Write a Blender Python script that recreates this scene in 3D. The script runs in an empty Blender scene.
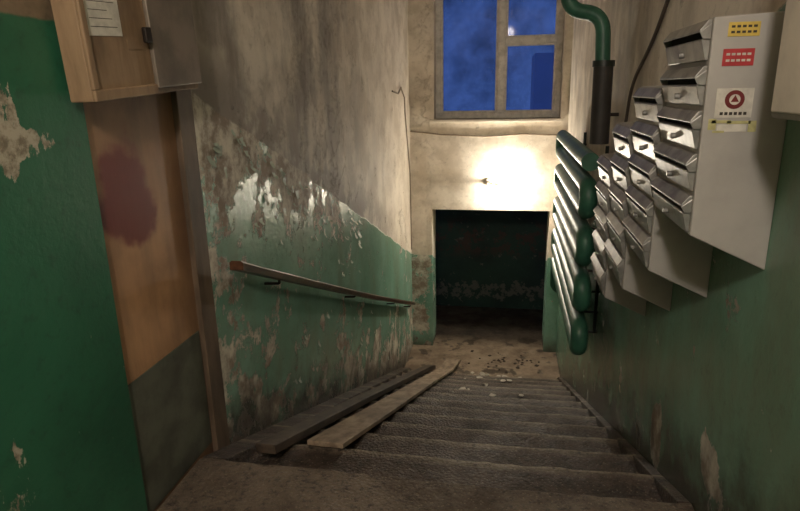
import bpy, bmesh, math, random
from mathutils import Vector, Matrix
random.seed(7)
S=bpy.context.scene
COL=S.collection
S.view_settings.view_transform='Standard'
S.view_settings.look='None'

# ------------------------------------------------------------------ helpers
def srgb(r,g,b):
    f=lambda c:(c/255/12.92) if c/255<=.04045 else ((c/255+.055)/1.055)**2.4
    return (f(r),f(g),f(b),1)
class N:
    def __init__(s,name):
        s.m=bpy.data.materials.new(name); s.m.use_nodes=True
        s.t=s.m.node_tree; s.t.nodes.clear()
        s.out=s.t.nodes.new('ShaderNodeOutputMaterial')
        s.b=s.t.nodes.new('ShaderNodeBsdfPrincipled')
        s.t.links.new(s.b.outputs[0],s.out.inputs[0])
        s.geo=s.t.nodes.new('ShaderNodeNewGeometry')
        s.tc=s.t.nodes.new('ShaderNodeTexCoord')
        x=s.t.nodes.new('ShaderNodeSeparateXYZ'); s.t.links.new(s.geo.outputs['Position'],x.inputs[0])
        s.X,s.Y,s.Z=x.outputs
        s.P=s.geo.outputs['Position']; s.O=s.tc.outputs['Object']
    def set(s,inp,v):
        if isinstance(v,bpy.types.NodeSocket): s.t.links.new(v,inp)
        else: inp.default_value=v
    def M(s,op,a,b=0.0,c=0.0,clamp=False):
        n=s.t.nodes.new('ShaderNodeMath'); n.operation=op; n.use_clamp=clamp
        s.set(n.inputs[0],a); s.set(n.inputs[1],b); s.set(n.inputs[2],c); return n.outputs[0]
    def ss(s,v,a,b,lo=0.0,hi=1.0):
        n=s.t.nodes.new('ShaderNodeMapRange'); n.interpolation_type='SMOOTHSTEP'
        s.set(n.inputs[0],v); n.inputs[1].default_value=a;n.inputs[2].default_value=b
        n.inputs[3].default_value=lo;n.inputs[4].default_value=hi; return n.outputs[0]
    def blob(s,a,ca,ra,b,cb,rb,amp):
        u=s.M('DIVIDE',s.M('SUBTRACT',a,ca),ra); v=s.M('DIVIDE',s.M('SUBTRACT',b,cb),rb)
        r=s.M('ADD',s.M('MULTIPLY',u,u),s.M('MULTIPLY',v,v))
        return s.ss(r,1.6,0,0,amp)
    def noise(s,scale,detail=5,rough=.6,vec=None,sc=(1,1,1),off=(0,0,0),dist=0):
        mp=s.t.nodes.new('ShaderNodeMapping'); mp.inputs['Scale'].default_value=sc; mp.inputs['Location'].default_value=off
        s.t.links.new(vec if vec is not None else s.P,mp.inputs[0])
        n=s.t.nodes.new('ShaderNodeTexNoise'); n.inputs['Scale'].default_value=scale
        n.inputs['Detail'].default_value=detail;n.inputs['Roughness'].default_value=rough
        n.inputs['Distortion'].default_value=dist
        s.t.links.new(mp.outputs[0],n.inputs['Vector']); return n.outputs['Fac']
    def vor(s,scale,sc=(1,1,1),feat='F1'):
        mp=s.t.nodes.new('ShaderNodeMapping'); mp.inputs['Scale'].default_value=sc
        s.t.links.new(s.P,mp.inputs[0])
        n=s.t.nodes.new('ShaderNodeTexVoronoi'); n.inputs['Scale'].default_value=scale; n.feature=feat
        s.t.links.new(mp.outputs[0],n.inputs['Vector']); return n
    def mix(s,f,a,b,mode='MIX'):
        n=s.t.nodes.new('ShaderNodeMix'); n.data_type='RGBA'; n.blend_type=mode
        s.set(n.inputs[0],f); s.set(n.inputs[6],a); s.set(n.inputs[7],b); return n.outputs[2]
    def bump(s,h,st=.3,d=.01):
        n=s.t.nodes.new('ShaderNodeBump'); n.inputs['Strength'].default_value=st;n.inputs['Distance'].default_value=d
        s.t.links.new(h,n.inputs['Height']); s.t.links.new(n.outputs[0],s.b.inputs['Normal'])
    def base(s,c): s.set(s.b.inputs['Base Color'],c)
    def rough(s,r): s.set(s.b.inputs['Roughness'],r)

def plain(name,c,r=.6,metal=0,var=.25,scale=8,bump=.1,emit=None,es=0):
    n=N(name)
    f=n.noise(scale,6,.6,vec=n.O)
    n.base(n.mix(n.ss(f,.35,.7),c,(c[0]*(1-var),c[1]*(1-var),c[2]*(1-var),1)))
    n.rough(r); n.b.inputs['Metallic'].default_value=metal
    if bump: n.bump(f,bump,.005)
    if emit: n.b.inputs['Emission Color'].default_value=emit; n.b.inputs['Emission Strength'].default_value=es
    return n.m

def link(ob,parent=None):
    COL.objects.link(ob)
    if parent: ob.parent=parent
    return ob
def mesh_ob(name,bm,mat=None,parent=None,smooth=False,bevel=0,mats=None):
    me=bpy.data.meshes.new(name); bmesh.ops.recalc_face_normals(bm,faces=bm.faces); bm.to_mesh(me); bm.free()
    ob=bpy.data.objects.new(name,me)
    for m in (mats or ([mat] if mat else [])): me.materials.append(m)
    if smooth:
        for p in me.polygons: p.use_smooth=True
    if bevel:
        b=ob.modifiers.new('bev','BEVEL'); b.width=bevel; b.segments=2; b.limit_method='ANGLE'
    return link(ob,parent)
def addbox(bm,x0,x1,y0,y1,z0,z1,mi=0):
    v=[bm.verts.new(p) for p in [(x0,y0,z0),(x1,y0,z0),(x1,y1,z0),(x0,y1,z0),(x0,y0,z1),(x1,y0,z1),(x1,y1,z1),(x0,y1,z1)]]
    for f in [(0,3,2,1),(4,5,6,7),(0,1,5,4),(1,2,6,5),(2,3,7,6),(3,0,4,7)]:
        fc=bm.faces.new([v[i] for i in f]); fc.material_index=mi
def box(name,x0,x1,y0,y1,z0,z1,mat,parent=None,bevel=0):
    bm=bmesh.new(); addbox(bm,x0,x1,y0,y1,z0,z1); return mesh_ob(name,bm,mat,parent,bevel=bevel)
def addprism(bm,pts,axis,a,b,mi=0):
    def mk(p,t):
        if axis=='Y': return (p[0],t,p[1])
        if axis=='X': return (t,p[0],p[1])
        return (p[0],p[1],t)
    A=[bm.verts.new(mk(p,a)) for p in pts];B=[bm.verts.new(mk(p,b)) for p in pts]
    n=len(pts)
    fs=[bm.faces.new(A),bm.faces.new(B[::-1])]
    for i in range(n): fs.append(bm.faces.new([A[i],A[(i+1)%n],B[(i+1)%n],B[i]]))
    for f in fs: f.material_index=mi
def tube(name,pts,r,mat,parent=None,bez=False,res=4):
    cu=bpy.data.curves.new(name,'CURVE'); cu.dimensions='3D'; cu.bevel_depth=r; cu.bevel_resolution=res; cu.use_fill_caps=True
    sp=cu.splines.new('POLY'); sp.points.add(len(pts)-1)
    for i,p in enumerate(pts): sp.points[i].co=(*p,1)
    cu.materials.append(mat)
    ob=bpy.data.objects.new(name,cu)
    COL.objects.link(ob)
    me=bpy.data.meshes.new_from_object(ob.evaluated_get(bpy.context.evaluated_depsgraph_get()))
    COL.objects.unlink(ob); bpy.data.objects.remove(ob)
    for p in me.polygons: p.use_smooth=True
    me.name=name
    o=bpy.data.objects.new(name,me)
    if not me.materials: me.materials.append(mat)
    return link(o,parent)
def rounded(pts,rad,n=6):
    out=[Vector(pts[0])]
    for i in range(1,len(pts)-1):
        p=Vector(pts[i]);a=(Vector(pts[i-1])-p);b=(Vector(pts[i+1])-p)
        r=min(rad,a.length*.49,b.length*.49)
        A=p+a.normalized()*r;B=p+b.normalized()*r
        for k in range(n+1):
            t=k/n; out.append(A*(1-t)**2+p*2*t*(1-t)+B*t*t)
    out.append(Vector(pts[-1])); return out
def empty(name,loc=(0,0,0)):
    e=bpy.data.objects.new(name,None); e.location=loc; COL.objects.link(e); e.empty_display_size=.1; return e

# ------------------------------------------------------------------ layout numbers (camera eye at origin)
XL,XR=-1.333,.7425
D=8.125
ZL=-1.576; ZF=-3.69
SL=.403; ZN=-.714
Y0=2.14; NST=13
RUN=(D-1.14-Y0)/(NST-1); RISE=(ZL-ZF)/NST
ZC=1.9

# ------------------------------------------------------------------ materials
def wall_mat(name,side):
    n=N(name)
    big=n.noise(1.1,4,.55); med=n.noise(3.2,8,.62); fine=n.noise(22,6,.7)
    line=n.M('ADD',n.M('ADD',n.Z,n.M('MULTIPLY',n.Y,SL)),-1.0)          # <0 => painted green
    h=n.M('ADD',n.M('ADD',n.Z,n.M('MULTIPLY',n.Y,SL)),-ZN)                 # height above the stair line
    nz=n.M('MULTIPLY',n.M('SUBTRACT',med,.5),.10)
    green=n.ss(n.M('ADD',line,nz),.0,-.012)
    if side=='left':
        prox=n.ss(line,-.80,-.02)
        reg=n.M('MULTIPLY',prox,n.ss(n.Y,6.2,3.0))
        low=n.M('MULTIPLY',n.ss(h,1.15,.15),n.ss(n.Y,2.4,5.5,.45,1.))
        bias=n.M('ADD',n.M('MULTIPLY',reg,.21),n.M('MULTIPLY',low,.165))
        bias=n.M('ADD',bias,n.ss(n.Y,3.1,2.45,0,.10))
        bias=n.M('ADD',bias,n.ss(n.Y,6.6,7.9,.008,.075))
    elif side=='far':
        bias=n.ss(n.X,-.9,-1.2,.0,.17)
    else:
        bias=n.M('ADD',n.M('MULTIPLY',n.ss(h,.8,.05),.05),-.015)
        bias=n.M('ADD',bias,n.blob(n.Y,2.73,.10,n.Z,-1.64,.17,.24))
        bias=n.M('ADD',bias,n.blob(n.Y,2.02,.12,n.Z,-1.33,.10,.22))
    pv=n.M('ADD',n.noise(3.8,12,.72,off=(3,1,5),dist=.2),bias)
    peel=n.ss(pv,.642,.648)
    rim=n.M('SUBTRACT',n.ss(pv,.618,.646),peel,clamp=True)
    if side=='right': g1,g2=srgb(118,158,136),srgb(90,132,108)
    else: g1,g2=srgb(142,182,162),srgb(110,154,134)
    gcol=n.mix(n.ss(big,.35,.65),g1,g2)
    gcol=n.mix(n.M('MULTIPLY',n.ss(n.noise(1.9,7,.65,sc=(1,1,.45)),.42,.70),.55),gcol,srgb(116,112,92))
    pl=n.mix(n.ss(med,.38,.62),srgb(228,218,202),srgb(202,190,172))
    pl2=n.mix(n.ss(n.noise(6,8,.7,off=(9,2,1)),.38,.60),srgb(212,206,190),srgb(134,118,102))
    streak=n.noise(2.6,7,.6,sc=(1,1,.3),off=(0,.5,0)); blot=n.noise(1.6,6,.62,off=(5,0,3))
    if side=='left':
        soot=n.M('MULTIPLY',n.ss(n.M('ADD',n.M('MULTIPLY',streak,.55),n.M('MULTIPLY',blot,.45)),.40,.60),n.ss(n.Y,6.8,3.2,.15,.85))
        soot=n.M('MAXIMUM',soot,n.M('MULTIPLY',n.M('MULTIPLY',n.ss(line,.6,.03),n.ss(n.Y,7.4,5.0)),n.ss(med,.36,.52,.35,.8)))
    elif side=='far': soot=n.M('MULTIPLY',n.ss(streak,.5,.75),.15)
    else: soot=n.M('MULTIPLY',n.ss(streak,.4,.7),.5)
    pl=n.mix(soot,pl,srgb(104,95,88))
    painted=n.mix(peel,gcol,pl2)
    painted=n.mix(n.M('MULTIPLY',rim,.55),painted,srgb(210,214,198))
    col=n.mix(green,pl,painted)
    dirt=n.M('MULTIPLY',n.ss(n.M('ADD',h,n.M('MULTIPLY',n.M('SUBTRACT',med,.5),1.0)),.40,-.02),.9)
    if side!='far': col=n.mix(dirt,col,srgb(62,51,43))
    else: col=n.mix(n.M('MULTIPLY',n.ss(n.M('ADD',n.Z,n.M('MULTIPLY',med,.3)),-3.3,-3.6),.8),col,srgb(66,50,38))
    col=n.mix(n.M('MULTIPLY',n.ss(fine,.52,.8),.38),col,srgb(84,75,64))
    n.base(col)
    unp=n.M('MAXIMUM',n.M('SUBTRACT',1.0,green),peel)
    n.rough(n.M('ADD',n.M('MULTIPLY',unp,.42),.27))
    hh=n.M('ADD',n.M('MULTIPLY',unp,-.55),n.M('ADD',n.M('MULTIPLY',rim,.5),n.M('ADD',n.M('MULTIPLY',med,.8),n.M('MULTIPLY',fine,.22))))
    n.bump(hh,.75,.014)
    return n.m
m_left=wall_mat('peeling_wall_left','left'); m_right=wall_mat('peeling_wall_right','right'); m_far=wall_mat('peeling_wall_far','far')

def near_wall():
    n=N('near_green_paint')
    med=n.noise(3.2,8,.62); fine=n.noise(25,6,.7)
    green=n.ss(n.M('ADD',n.Z,n.M('MULTIPLY',med,.05)),.245,.235)
    b=n.M('ADD',n.blob(n.Y,1.50,.10,n.Z,-.13,.05,.22),n.blob(n.Y,1.42,.06,n.Z,-.08,.13,.24))
    b=n.M('ADD',b,n.blob(n.Y,1.10,.2,n.Z,-1.05,.3,.13))
    pv=n.M('ADD',n.noise(9,11,.74,off=(1,4,2),sc=(1,1,.45)),n.M('ADD',b,-.07))
    peel=n.ss(pv,.60,.607)
    g=n.mix(n.ss(n.noise(1.3,5,.6),.35,.65),srgb(48,104,78),srgb(36,84,62))
    g=n.mix(peel,g,n.mix(n.ss(fine,.4,.6),srgb(178,170,152),srgb(128,118,100)))
    c=n.mix(green,n.mix(n.ss(med,.4,.65),srgb(130,112,92),srgb(92,80,64)),g)
    c=n.mix(n.M('MULTIPLY',n.ss(fine,.50,.75),.35),c,srgb(36,36,30))
    n.base(c); n.rough(.42); n.bump(n.M('ADD',n.M('MULTIPLY',peel,-.4),n.M('ADD',med,n.M('MULTIPLY',fine,.3))),.5,.012); return n.m
m_near=near_wall()

def stair_mat():
    n=N('worn_concrete')
    a=n.noise(2.2,8,.65); f=n.noise(30,7,.78); md=n.noise(7,8,.7,off=(4,4,4))
    v=n.vor(60).outputs['Distance']
    t=n.M('FRACT',n.M('ADD',n.M('DIVIDE',n.M('SUBTRACT',n.Y,Y0),RUN),10.0))
    onst=n.M('GREATER_THAN',n.Y,Y0+.02)
    c=n.mix(n.ss(a,.32,.68),srgb(114,100,86),srgb(72,60,50))
    brown=n.M('MULTIPLY',n.M('MULTIPLY',onst,n.ss(t,.92,.80)),n.ss(md,.25,.55,.75,.98))
    c=n.mix(n.M('MULTIPLY',brown,.9),c,n.mix(n.ss(md,.35,.65),srgb(70,56,47),srgb(40,31,27)))
    edge=n.M('MULTIPLY',n.M('MULTIPLY',onst,n.ss(t,.92,.97)),n.ss(md,.38,.55,.25,1))
    c=n.mix(n.M('MULTIPLY',edge,.65),c,srgb(150,138,120))
    c=n.mix(n.M('MULTIPLY',n.ss(v,.28,.1),.45),c,srgb(150,138,118))
    c=n.mix(n.M('MULTIPLY',n.ss(f,.5,.64),.8),c,srgb(32,26,22))
    n.base(c); n.rough(n.ss(a,.3,.7,.4,.75)); n.bump(n.M('ADD',n.M('MULTIPLY',f,.6),n.M('ADD',a,n.M('MULTIPLY',v,.4))),.9,.02); return n.m
m_stair=stair_mat()
def floor_mat():
    n=N('dirty_floor')
    a=n.noise(2.6,8,.65,off=(2,0,0)); f=n.noise(28,6,.7)
    c=n.mix(n.ss(a,.35,.65),srgb(150,132,112),srgb(110,92,76))
    c=n.mix(n.M('MULTIPLY',n.ss(n.noise(4.5,6,.6,off=(1,7,0)),.54,.6),.75),c,srgb(40,30,24))
    c=n.mix(n.M('MULTIPLY',n.ss(f,.5,.75),.4),c,srgb(60,48,38))
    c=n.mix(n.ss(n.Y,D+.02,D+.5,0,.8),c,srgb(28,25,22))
    n.base(c); n.rough(n.ss(a,.3,.7,.3,.75)); n.bump(f,.4,.01); return n.m
m_floor=floor_mat()
def cellar_mat():
    n=N('vestibule_paint')
    med=n.noise(3,8,.65); 
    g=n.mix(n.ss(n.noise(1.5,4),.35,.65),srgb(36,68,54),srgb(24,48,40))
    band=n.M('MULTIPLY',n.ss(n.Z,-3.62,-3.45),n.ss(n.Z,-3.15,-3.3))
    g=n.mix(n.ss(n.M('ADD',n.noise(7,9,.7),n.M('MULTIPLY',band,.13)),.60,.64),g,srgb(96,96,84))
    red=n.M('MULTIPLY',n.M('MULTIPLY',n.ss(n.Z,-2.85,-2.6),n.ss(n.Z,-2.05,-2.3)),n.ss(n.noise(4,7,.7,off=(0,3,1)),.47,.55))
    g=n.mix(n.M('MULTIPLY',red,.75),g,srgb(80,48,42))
    n.base(g); n.rough(.6); n.bump(med,.4,.01); return n.m
m_cellar=cellar_mat()
m_ceil=plain('ceiling_whitewash',srgb(200,188,168),.9,var=.3,scale=3)
m_frame=plain('old_window_paint',srgb(222,218,212),.55,var=.3,scale=12,bump=.3)
m_sill=plain('sill_paint',srgb(226,216,200),.6,var=.2,scale=6,bump=.3)
def wood(name,c1,c2,r=.6,ax=(1,.08,1),sc=18):
    n=N(name); f=n.noise(sc,8,.65,vec=n.O,sc=ax); g=n.noise(2.5,5,.6,vec=n.O)
    c=n.mix(n.ss(f,.35,.68),c1,c2); c=n.mix(n.M('MULTIPLY',n.ss(g,.45,.7),.55),c,(c2[0]*.45,c2[1]*.45,c2[2]*.45,1))
    n.base(c); n.rough(r); n.bump(f,.4,.006); return n.m
m_rail=wood('varnished_handrail',srgb(98,66,48),srgb(54,36,28),.28)
m_plank=wood('bare_plank',srgb(168,148,126),srgb(118,100,84),.65)
m_plank2=wood('dark_plank',srgb(88,74,62),srgb(54,44,38),.6)
m_iron=plain('dark_iron',srgb(50,42,38),.5,metal=.6,scale=20)
m_pipe=plain('green_pipe_paint',srgb(60,112,90),.45,var=.45,scale=6,bump=.2)
m_pipe_d=plain('dark_pipe_paint',srgb(38,48,42),.4,var=.4,scale=6,bump=.15)
m_pipe_b=plain('brown_pipe_wrap',srgb(60,56,52),.6,var=.35,scale=6,bump=.2)
m_box=plain('mailbox_enamel',srgb(170,166,160),.5,var=.22,scale=3,bump=.05)
m_alu=plain('mailbox_flap_metal',srgb(164,162,157),.40,metal=.5,var=.5,scale=12,bump=.2)
m_dark=plain('slot_dark',srgb(20,18,16),.9,bump=0)
m_yel=plain('sticker_yellow',srgb(208,180,84),.5,bump=0,var=.25,scale=30)
m_red=plain('sticker_red',srgb(178,54,56),.5,bump=0,var=.25,scale=30)
m_paper=plain('sticker_paper',srgb(205,200,188),.6,bump=0,var=.25,scale=25)
m_maroon=plain('sticker_maroon',srgb(110,34,34),.5,bump=0)
m_ink=plain('ink',srgb(60,52,44),.7,bump=0)
m_rest=plain('sticker_glue',srgb(184,178,124),.7,bump=0,var=.3,scale=40)

def board_mat():
    n=N('orange_plywood')
    f=n.noise(9,8,.65,sc=(1,1,.15)); a=n.noise(2.5,7,.6)
    c=n.mix(n.ss(a,.32,.68),srgb(184,142,104),srgb(144,106,76))
    c=n.mix(n.M('MULTIPLY',n.ss(f,.4,.7),.45),c,srgb(108,80,60))
    dy=n.M('DIVIDE',n.M('SUBTRACT',n.Y,1.92),.155); dz=n.M('DIVIDE',n.M('ADD',n.Z,.335),.20)
    r=n.M('ADD',n.M('SQRT',n.M('ADD',n.M('MULTIPLY',dy,dy),n.M('MULTIPLY',dz,dz))),n.M('MULTIPLY',n.M('SUBTRACT',n.noise(5,4,.5),.5),1.6))
    c=n.mix(n.M('MULTIPLY',n.ss(r,1.15,.8),.93),c,srgb(98,18,20))
    c=n.mix(n.M('MULTIPLY',n.ss(n.M('ADD',n.Z,n.M('MULTIPLY',a,.4)),-.85,-1.4),.5),c,srgb(80,52,38))
    c=n.mix(n.M('MULTIPLY',n.ss(n.Y,2.16,2.3),.6),c,srgb(88,68,54))
    n.base(c); n.rough(.5); n.bump(f,.3,.006); return n.m
m_board=board_mat()
m_plate=plain('scuffed_metal_plate',srgb(98,100,88),.55,metal=.15,var=.5,scale=6,bump=.2)
m_brown=wood('brown_frame',srgb(110,92,76),srgb(74,60,48),.6,ax=(1,1,.25),sc=7)
m_cab=wood('pale_plywood',srgb(152,126,98),srgb(112,88,66),.6,ax=(1,1,.15),sc=8)
m_gray=plain('gray_metal_sheet',srgb(136,124,112),.45,metal=.4,var=.45,scale=5,bump=.2)

# ------------------------------------------------------------------ room shell
T=.25
box('wall_left_near',XL-T,XL,-2.2,1.74,ZL-.4,ZC,m_near)
box('wall_left',XL-T,XL,2.42,D+.3,-4.2,ZC,m_left)
box('wall_left_lintel',XL-T,XL,1.74,2.42,.06,ZC,m_left)
box('wall_right',XR,XR+T,-2.2,D+.3,-4.2,ZC,m_right)
box('wall_back',XL-T,XR+T,-2.45,-2.2,ZL-.4,ZC,m_near)
box('ceiling',XL-T,XR+T,-2.45,D+.55,ZC,ZC+.2,m_ceil)
DX0,DX1,DZ=-1.035,.566,-1.625
WX0,WX1,WZ0,WZ1=-1.00,.64,-.40,1.45
bm=bmesh.new()
Yb=D+.42
addbox(bm,XL,DX0,D,Yb,ZF-.1,DZ)
addbox(bm,DX1,XR,D,Yb,ZF-.1,DZ)
addbox(bm,XL,XR,D,Yb,DZ,WZ0)
addbox(bm,XL,WX0,D,Yb,WZ0,WZ1)
addbox(bm,WX1,XR,D,Yb,WZ0,WZ1)
addbox(bm,XL,XR,D,Yb,WZ1,ZC)
mesh_ob('wall_far',bm,m_far)
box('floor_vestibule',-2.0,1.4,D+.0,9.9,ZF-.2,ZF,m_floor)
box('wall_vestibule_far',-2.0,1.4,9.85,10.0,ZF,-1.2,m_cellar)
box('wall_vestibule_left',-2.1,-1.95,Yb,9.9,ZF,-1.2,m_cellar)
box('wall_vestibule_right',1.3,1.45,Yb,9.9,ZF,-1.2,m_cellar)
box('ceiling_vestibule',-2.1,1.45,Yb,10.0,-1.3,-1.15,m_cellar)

# ------------------------------------------------------------------ stairs and floors
def profile():
    pts=[(Y0,ZL)]
    for i in range(NST):
        y=Y0+RUN*i; z=ZL-RISE*(i+1)
        pts.append((y-.03,z)) ; pts.append((Y0+RUN*(i+1),z))
    return pts[:-1]
pr=profile()
bm=bmesh.new()
NX=36
E=.003
xs=[XL+E+ (XR-XL-2*E)*k/NX for k in range(NX+1)]
rows=[]
yend=Y0+RUN*12+.05
prof=[(1.2,ZL)]+pr
prof[-1]=(prof[-1][0],ZF)
prof=prof+[(yend,ZF),(yend,ZF-.3),(Y0,ZL-.45),(1.2,ZL-.3)]
for k,x in enumerate(xs):
    row=[]
    for j,(y,z) in enumerate(prof):
        nos=(j%2==1) and j<2*NST
        worn=.010*math.exp(-((x+.1)/.5)**2)
        jy=random.uniform(-.008,.003) if nos else 0
        jz=random.uniform(-.004,.001)-worn if nos else 0
        row.append(bm.verts.new((x,y+jy,z+jz)))
    rows.append(row)
L_=len(prof)
for k in range(NX):
    for j in range(L_):
        bm.faces.new([rows[k][j],rows[k+1][j],rows[k+1][(j+1)%L_],rows[k][(j+1)%L_]])
bm.faces.new(rows[0]); bm.faces.new(rows[-1][::-1])
stairs=mesh_ob('staircase',bm,m_stair,bevel=.006)
box('floor_landing',XL+E,XR-E,-2.2,1.2,ZL-.3,ZL,m_stair)
box('floor',XL,XR,yend,D+.0,ZF-.12,ZF+.003,m_floor)
def curb(name,x0,x1,dz):
    bm=bmesh.new()
    ya,yb=Y0+.02,Y0+RUN*12+.1
    z=lambda y: ZN-SL*y+dz
    addprism(bm,[(ya,ZL-RISE),(ya,z(ya)-.02),(yb,max(z(yb),ZF+.02)),(yb+.2,ZF+.01),(yb+.2,ZF),(yb,ZF-.03)],'X',x0,x1)
    return mesh_ob(name,bm,m_stair,bevel=.012)
curb('trim_1',XL,XL+.12,.015)
curb('trim_2',XR-.05,XR,.015)

# ------------------------------------------------------------------ window
win=empty('window_1',(0,0,0))
yf=D+.20
gy=yf+.03
def fr(nm,x0,x1,z0,z1,y0=yf,y1=yf+.07): return box(nm,x0,x1,y0,y1,z0,z1,m_frame,win,bevel=.006)
fr('frame_bottom',WX0,WX1,WZ0+.0,WZ0+.07)
fr('frame_left',WX0,WX0+.07,WZ0+.07,WZ1)
fr('frame_right',WX1-.07,WX1,WZ0+.07,WZ1)
fr('frame_top',WX0,WX1,WZ1-.08,WZ1)
fr('mullion',-.175,-.085,WZ0+.07,WZ1-.08,yf-.015,yf+.07)
fr('transom',-.085,WX1-.07,.54,.61,yf-.01,yf+.065)
for i,(a,b,c,d) in enumerate([(WX0+.07,-.175,WZ0+.07,WZ1-.08),(-.085,WX1-.07,WZ0+.07,.54),(-.085,WX1-.07,.61,WZ1-.08)]):
    w=.03
    for nm,q in (('l',(a,a+w,c,d)),('r',(b-w,b,c,d)),('b',(a+w,b-w,c,c+w)),('t',(a+w,b-w,d-w,d))):
        fr('sash_%d_%s'%(i,nm),*q,yf+.005,yf+.05)
gl=N('window_glass'); gl.b.inputs['Base Color'].default_value=(.85,.9,1,1); gl.b.inputs['Roughness'].default_value=.04
gl.b.inputs['Transmission Weight'].default_value=1; gl.b.inputs['IOR'].default_value=1.12
box('glass',WX0+.05,WX1-.05,gy,gy+.004,WZ0+.05,WZ1-.05,gl.m,win)
box('window_sill',WX0-.06,WX1+.02,D-.07,yf,WZ0-.04,WZ0,m_sill,None,bevel=.01)

# outside: dusk sky, building with a few lit windows
w=bpy.data.worlds.new('dusk'); S.world=w; w.use_nodes=True
nt=w.node_tree; bg=nt.nodes['Background']
tc=nt.nodes.new('ShaderNodeTexCoord'); no=nt.nodes.new('ShaderNodeTexNoise'); no.inputs['Scale'].default_value=14; no.inputs['Detail'].default_value=8; no.inputs['Roughness'].default_value=.7
cr=nt.nodes.new('ShaderNodeValToRGB'); cr.color_ramp.elements[0].position=.36; cr.color_ramp.elements[1].position=.66
cr.color_ramp.elements[0].color=srgb(38,56,98); cr.color_ramp.elements[1].color=srgb(66,92,154)
nt.links.new(tc.outputs['Generated'],no.inputs['Vector']); nt.links.new(no.outputs['Fac'],cr.inputs[0]); nt.links.new(cr.outputs[0],bg.inputs[0])
bg.inputs[1].default_value=1.0
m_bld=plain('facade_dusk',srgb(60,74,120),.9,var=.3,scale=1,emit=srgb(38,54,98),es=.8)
m_lit=plain('lit_window',srgb(110,110,150),.5,bump=0,emit=srgb(140,140,170),es=.6)
bl=empty('apartment_building')
box('facade_left',-9,-3.6,26,30,-4,3.4,m_bld,bl)
box('facade_right',1.0,7,28,32,-4,1.4,m_bld,bl)
for x,z in ((-3.95,2.1),(-3.95,.4)): box('lit_pane',x-.2,x+.2,25.9,25.99,z-.15,z+.15,m_lit,bl)

# ------------------------------------------------------------------ wall lamp (bare bulb) above the doorway
lamp=empty('wall_lamp',(0,0,0))
bx,by,bz=-.04,D-.14,-1.25
bm=bmesh.new(); bmesh.ops.create_uvsphere(bm,u_segments=24,v_segments=14,radius=.04)
for v in bm.verts:
    if v.co.x<0: v.co.x*=1.6; 
    if v.co.x<-.03: v.co.y*=.75; v.co.z*=.75
    v.co+=Vector((bx,by,bz))
m_bulb=plain('hot_bulb',(1,1,1,1),.5,bump=0,emit=(1,.90,.75,1),es=1150)
mesh_ob('bulb',bm,m_bulb,lamp,smooth=True)
m_porc=plain('lamp_porcelain',srgb(206,196,178),.4,bump=0)
tube('socket',[(bx-.065,by,bz),(bx-.14,by,bz+.01)],.024,m_porc,lamp)
tube('bracket',rounded([(bx-.14,by,bz+.01),(bx-.2,by,bz+.02),(bx-.2,D,bz+.02)],.05),.012,m_porc,lamp)
bm=bmesh.new(); bmesh.ops.create_cone(bm,cap_ends=True,segments=24,radius1=.055,radius2=.045,depth=.03,matrix=Matrix.Translation((bx-.2,D-.015,bz+.02))@Matrix.Rotation(math.pi/2,4,'X'))
mesh_ob('wall_rose',bm,m_sill,lamp)

# ------------------------------------------------------------------ cables
m_cable=plain('cable_grime',srgb(140,124,104),.6,bump=0)
tube('wall_cable',[(XL+.01,D-.012,-.55),(-.9,D-.012,-.60),(-.3,D-.012,-.63),(.2,D-.012,-.60),(XR-.01,D-.012,-.62)],.010,m_cable)
tube('left_wall_cable',[(XL+.008,6.9,-.02),(XL+.03,7.15,-.05),(XL+.02,7.4,.02),(XL+.008,7.7,-.1),(XL+.008,7.75,-.35),(XL+.008,8.05,-1.1),(XL+.008,8.08,-2.2)],.009,m_cable)
tube('right_wall_cable',rounded([(XR-.012,2.75,.75),(XR-.012,3.1,.5),(XR-.012,3.5,.22),(XR-.03,3.9,.0),(XR-.012,4.1,-.25)],.15),.010,plain('black_cable',srgb(84,74,66),.5,bump=0))

# ------------------------------------------------------------------ handrail
hr=empty('handrail')
ya,yb=2.50,7.64
zr=lambda y:.225-.403*y
xh=-1.245
bm=bmesh.new()
segs=10
pts=[(-.034,-.022),(-.034,.014),(-.022,.024),(.022,.024),(.034,.014),(.034,-.022)]
R=[]
for k in range(segs+1):
    y=ya+(yb-ya)*k/segs; sag=-.02*math.sin(math.pi*k/segs)
    R.append([bm.verts.new((xh+p[0],y,zr(y)+sag+p[1])) for p in pts])
for k in range(segs):
    for i in range(6): bm.faces.new([R[k][i],R[k][(i+1)%6],R[k+1][(i+1)%6],R[k+1][i]])
bm.faces.new(R[0]);bm.faces.new(R[-1][::-1])
mesh_ob('rail_bar',bm,m_rail,hr)
for y in (3.0,4.6,6.3,7.4):
    tube('bracket',rounded([(XL,y,zr(y)-.055),(xh,y,zr(y)-.05),(xh,y,zr(y)-.03)],.02),.008,m_iron,hr)

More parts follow.
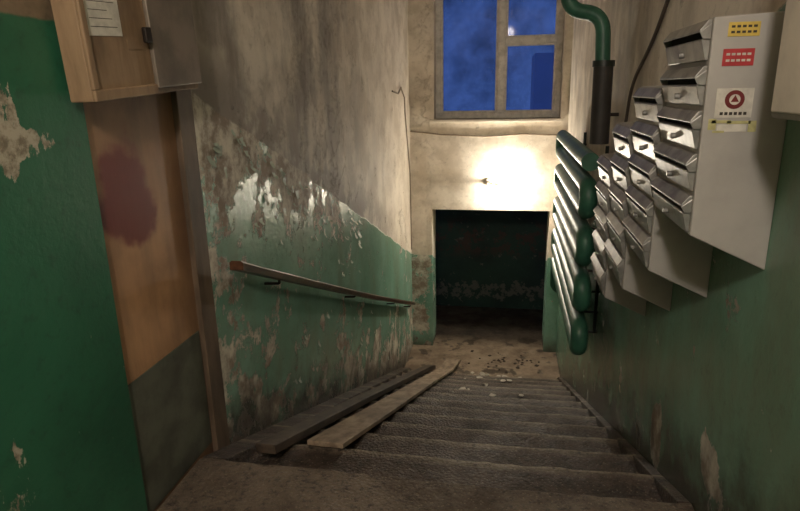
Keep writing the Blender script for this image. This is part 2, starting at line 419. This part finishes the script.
# ------------------------------------------------------------------ ramp boards on the stairs
def plank(name,path,w,t,mat):
    bm=bmesh.new(); R=[]
    for i,(x,y,z) in enumerate(path):
        a=path[max(i-1,0)];b=path[min(i+1,len(path)-1)]
        d=Vector((b[0]-a[0],b[1]-a[1],0)).normalized(); s=Vector((d.y,-d.x,0))
        c=Vector((x,y,z))
        R.append([bm.verts.new(c-s*w/2),bm.verts.new(c+s*w/2),bm.verts.new(c+s*w/2+Vector((0,0,t))),bm.verts.new(c-s*w/2+Vector((0,0,t)))])
    for k in range(len(R)-1):
        for i in range(4): bm.faces.new([R[k][i],R[k][(i+1)%4],R[k+1][(i+1)%4],R[k+1][i]])
    bm.faces.new(R[0]);bm.faces.new(R[-1][::-1])
    return mesh_ob(name,bm,mat,bevel=.004)
zz=lambda y: max(ZN-SL*y+.004,ZF+.006)
plank('wooden_plank',[(-.865,2.50,zz(2.50)+.0),(-.835,3.5,zz(3.5)),(-.81,4.5,zz(4.5)),(-.785,5.6,zz(5.6)),(-.75,6.6,zz(6.6)),(-.725,7.0,zz(7.0)+.01),(-.68,7.65,zz(7.65))],.19,.03,m_plank)
plank('wooden_plank',[(-1.08,2.28,zz(2.28)),(-1.06,4,zz(4)),(-1.02,5.6,zz(5.6)),(-.97,7.0,zz(7)+.01),(-.95,7.35,zz(7.35))],.10,.05,m_plank2)

# ------------------------------------------------------------------ boarded doorway on the left + crooked notice cabinet
dr=empty('door_1')
box('board',XL-.05,XL-.025,1.74,2.30,ZL-.12,.06,m_board,dr)
box('kick_plate',XL-.025,XL-.02,1.76,2.29,ZL-.02,-1.03,m_plate,dr)
box('jamb',XL-.05,XL+.001,2.30,2.42,-1.74,.06,m_brown,dr,bevel=.004)
cab=empty('notice_cabinet',(-1.28,1.97,.3)); 
def cb(nm,x0,x1,y0,y1,z0,z1,m,bev=.004): 
    return box(nm,x0+1.28,x1+1.28,y0-1.97,y1-1.97,z0-.3,z1-.3,m,cab,bevel=bev)
cb('case',XL+.02,-1.235,1.64,2.29,-.0,.72,m_cab)
cb('door_frame_low',-1.235,-1.222,1.64,1.98,-.0,.035,m_cab)
cb('door_frame_side',-1.235,-1.222,1.64,1.665,.035,.72,m_cab)
cb('metal_leaf',-1.235,-1.218,1.98,2.29,.02,.72,m_gray)
cb('paper_notice',-1.235,-1.2335,1.675,1.84,.19,.46,m_paper,0)
for i in range(9): cb('print_line',-1.2335,-1.2332,1.69,1.82-.02*(i%3),.215+.024*i,.217+.024*i,m_ink,0)
cb('paper_scrap',-1.235,-1.2335,1.86,1.93,.15,.18,m_cab,0)
cb('latch',-1.222,-1.205,1.93,1.965,.17,.22,m_iron)
cab.rotation_euler=(math.radians(3.5),0,0)

# ------------------------------------------------------------------ mailboxes
XM=.5275
def mailbox(y0,wd,zb,zt,rows,name='mailbox'):
    e=empty(name,(XM,y0,zb))
    bm=bmesh.new()
    prof=[(0,0),(0,zt-zb),(XR-XM,zt-zb+.01),(XR-XM,-.10)]
    addprism(bm,prof,'Y',0,wd)
    mesh_ob('body',bm,m_box,e,bevel=.004)
    hgt=(zt-zb)/rows
    bmf=bmesh.new(); bmd=bmesh.new()
    for r in range(rows):
        z0=r*hgt
        y1,y2=.015,wd-.015
        addprism(bmf,[(0,z0+.010),(-.008,z0+.010),(-.022,z0+hgt*.52),(-.020,z0+hgt*.56),(0,z0+hgt*.56)],'Y',y1,y2)
        addprism(bmf,[(0,z0+hgt*.97),(-.010,z0+hgt*.96),(-.030,z0+hgt*.74),(-.030,z0+hgt*.69),(-.025,z0+hgt*.71),(0,z0+hgt*.90)],'Y',y1-.004,y2+.004)
        addprism(bmf,[(0,z0+hgt*.9),(-.030,z0+hgt*.70),(-.020,z0+hgt*.54),(0,z0+hgt*.54)],'Y',y1-.006,y1-.001)
        addprism(bmf,[(0,z0+hgt*.9),(-.030,z0+hgt*.70),(-.020,z0+hgt*.54),(0,z0+hgt*.54)],'Y',y2+.001,y2+.006)
        addbox(bmd,-.003,0,y1,y2,z0+hgt*.54,z0+hgt*.9)
        bmesh.ops.create_cone(bmf,cap_ends=True,segments=12,radius1=.009,radius2=.009,depth=.016,matrix=Matrix.Translation((-.020,wd*.5,z0+hgt*.27))@Matrix.Rotation(math.pi/2,4,'Y'))
    mesh_ob('slot_flaps',bmf,m_alu,e,bevel=.002)
    mesh_ob('slots',bmd,m_dark,e)
    return e
mb=mailbox(1.815,.43,-.43,.168,5)
mailbox(2.262,.43,-.675,-.01,5)
mailbox(2.712,.43,-.90,-.18,5)
mailbox(3.162,.43,-1.10,-.38,5)
def st(nm,x,z,wd,h,m,t=.001):
    return box(nm,x-wd/2-XM,x+wd/2-XM,-t-.0005,-.0003,z-h/2+.43,z+h/2+.43,m,mb)
st('sticker_yellow',.604,.135,.078,.036,m_yel)
for k in range(2):
    for q in range(5): st('sticker_text',.577+.0135*q,.142-.014*k,.009,.006,m_ink,.0018)
st('sticker_red',.598,.064,.078,.044,m_red)
for k in range(2):
    for q in range(5): st('sticker_text',.572+.013*q,.072-.016*k,.009,.006,m_paper,.0018)
st('sticker_white',.602,-.055,.094,.078,m_paper)
bm=bmesh.new(); bmesh.ops.create_cone(bm,cap_ends=True,segments=24,radius1=.025,radius2=.025,depth=.001,matrix=Matrix.Translation((.602-XM,-.0022,-.046+.43))@Matrix.Rotation(math.pi/2,4,'X'))
mesh_ob('sticker_emblem',bm,m_maroon,mb)
bm=bmesh.new(); bmesh.ops.create_cone(bm,cap_ends=True,segments=24,radius1=.014,radius2=.014,depth=.001,matrix=Matrix.Translation((.602-XM,-.0032,-.046+.43))@Matrix.Rotation(math.pi/2,4,'X'))
mesh_ob('sticker_emblem_core',bm,m_paper,mb)
bm=bmesh.new(); bmesh.ops.create_cone(bm,cap_ends=True,segments=3,radius1=.012,radius2=.012,depth=.001,matrix=Matrix.Translation((.602-XM,-.0042,-.046+.43))@Matrix.Rotation(math.pi/2,4,'X'))
mesh_ob('sticker_emblem_mark',bm,m_maroon,mb)
for q in range(6): st('sticker_text',.572+.012*q,-.083,.008,.008,m_ink,.0018)
# ragged remains of a torn sticker
bm=bmesh.new()
for (x,z,wd,h) in [(.552,-.112,.02,.03),(.575,-.105,.05,.008),(.62,-.107,.06,.008),(.655,-.118,.02,.03),(.57,-.132,.03,.006)]:
    addbox(bm,x-wd/2-XM,x+wd/2-XM,-.0014,-.0003,z-h/2+.43,z+h/2+.43)
mesh_ob('sticker_remnant',bm,m_rest,mb)
st('sticker_remnant_pale',.603,-.122,.075,.020,m_paper,.0008)
eb=empty('electrical_box')
box('case',XR-.13,XR,1.15,1.60,-.085,.55,m_box,eb,bevel=.01)
box('lid_edge',XR-.137,XR-.13,1.17,1.58,-.07,.53,m_sill,eb,bevel=.004)

# ------------------------------------------------------------------ heating register and riser pipes on the right wall
reg=empty('pipe_radiator')
xr_=.545
NT=9; zt,zb=-.50,-1.88
zs=[zt+(zb-zt)*i/(NT-1) for i in range(NT)]
yn,yf2=4.20,6.55
pts=[]
for i,z in enumerate(zs):
    a,b=((yn,yf2) if i%2==0 else (yf2,yn))
    pts+= [(xr_,a,z),(xr_,b,z)]
tube('serpentine',rounded(pts,.086,8),.062,m_pipe,reg,res=6)
for y in (4.7,6.1):
    tube('hanger',[(XR-.02,y,zt+.06),(XR-.02,y,zb-.06)],.014,m_pipe_d,reg)
    for z in zs: tube('hanger_arm',[(XR,y,z-.055),(xr_+.03,y,z-.055)],.010,m_pipe_d,reg)
tube('outlet',rounded([(xr_,yf2-.02,zb),(xr_,yf2+.12,zb),(xr_,yf2+.12,zb-.35),(XR-.03,yf2+.12,zb-.4)],.08),.045,m_pipe,reg)
ri=empty('heating_riser')
tube('upper_pipe',rounded([(.365,4.55,ZC),(.365,4.55,.50),(.60,4.47,.46),(.62,4.45,.0)],.14,8),.05,m_pipe,ri,res=6)
tube('lower_pipe',[(.62,4.45,.14),(.625,4.45,-.40)],.066,m_pipe_b,ri,res=6)
tube('collar',[(.62,4.45,.12),(.62,4.45,.16)],.074,m_pipe_d,ri,res=6)
tube('wall_clamp',[(.62,4.45,-.2),(XR,4.45,-.2)],.012,m_iron,ri)

# ------------------------------------------------------------------ debris and hanging paint flakes
bm=bmesh.new()
def chip(x,y,z,s):
    n=random.randint(4,6); a0=random.random()*6
    vs=[bm.verts.new((x+s*math.cos(a0+6.283*k/n)*random.uniform(.5,1.1),y+s*math.sin(a0+6.283*k/n)*random.uniform(.5,1.1),z+.004)) for k in range(n)]
    top=[bm.verts.new(v.co+Vector((0,0,.006))) for v in vs]
    bm.faces.new(top)
    for k in range(n): bm.faces.new([vs[k],vs[(k+1)%n],top[(k+1)%n],top[k]])
for i in range(50):
    x=random.gauss(-.2,.2); st_i=random.choice([7,8,9,10,11,12,12,12])
    y=Y0+RUN*st_i+random.uniform(.12,RUN-.05); z=ZL-RISE*(st_i+1)
    if x<-.55: x=-.4
    chip(x,y,z,random.uniform(.01,.05))
mesh_ob('plaster_debris',bm,plain('plaster_chip',srgb(196,188,176),.8,bump=0))
bm=bmesh.new()
for i in range(34):
    x=random.gauss(.0,.22); y=random.gauss(7.7,.15); chip(x,min(y,8.0),ZF+.002,random.uniform(.01,.04))
mesh_ob('mud_clods',bm,plain('mud',srgb(60,48,40),.8,bump=0))
bm=bmesh.new()
def flake(y,z,w,h,curl):
    rows=[]
    n=4; ang=random.uniform(-.5,.5)
    for i in range(n):
        t=i/(n-1); off=.003+curl*t*t
        ww=w*(1-.35*t)*random.uniform(.8,1.1)
        cy=y+math.sin(ang)*h*t; cz=z-math.cos(ang)*h*t
        rows.append([bm.verts.new((XL+off+random.uniform(0,.004),cy-ww/2,cz)),bm.verts.new((XL+off,cy+ww/2,cz+random.uniform(-.01,.01)))])
    for i in range(n-1): bm.faces.new([rows[i][0],rows[i][1],rows[i+1][1],rows[i+1][0]])
for i in range(90):
    y=random.uniform(2.5,5.2); line=1.0-SL*y
    z=line-abs(random.gauss(.05,.24))-.03
    s=random.uniform(.012,.045)
    flake(y,z,s*random.uniform(.8,1.8),s*random.uniform(.8,1.6),random.uniform(.006,.028))
for i in range(50):
    y=random.uniform(3.0,7.8); z=ZN-SL*y+random.uniform(.2,.9)
    s=random.uniform(.012,.035)
    flake(y,z,s*random.uniform(.8,1.8),s*random.uniform(.8,1.6),random.uniform(.005,.02))
mesh_ob('peeling_paint_flakes',bm,plain('flake_paint',srgb(172,186,168),.5,var=.4,scale=5,bump=0))

# ------------------------------------------------------------------ lights
def point(name,loc,P,col,r=.12):
    l=bpy.data.lights.new(name,'POINT'); l.energy=P; l.color=col; l.shadow_soft_size=r
    o=bpy.data.objects.new(name,l); o.location=loc; COL.objects.link(o); return o
point('landing_light',(-.1,-1.2,1.45),205,(1,.89,.78),.15)

# ------------------------------------------------------------------ camera
th,ps,ro=math.radians(15.602),math.radians(10.483),math.radians(-1.222)
F=Vector((-math.sin(ps)*math.cos(th),math.cos(ps)*math.cos(th),-math.sin(th)))
Rv=Vector((math.cos(ps),math.sin(ps),0)); U=Rv.cross(F)
R2=Rv*math.cos(ro)+U*math.sin(ro); U2=-Rv*math.sin(ro)+U*math.cos(ro)
cam=bpy.data.cameras.new('camera'); cam.sensor_width=36; cam.lens=36*595.4/800; cam.clip_start=.02
co=bpy.data.objects.new('camera',cam)
M=Matrix(((R2.x,U2.x,-F.x,0),(R2.y,U2.y,-F.y,0),(R2.z,U2.z,-F.z,0),(0,0,0,1)))
co.matrix_world=M
COL.objects.link(co); S.camera=co
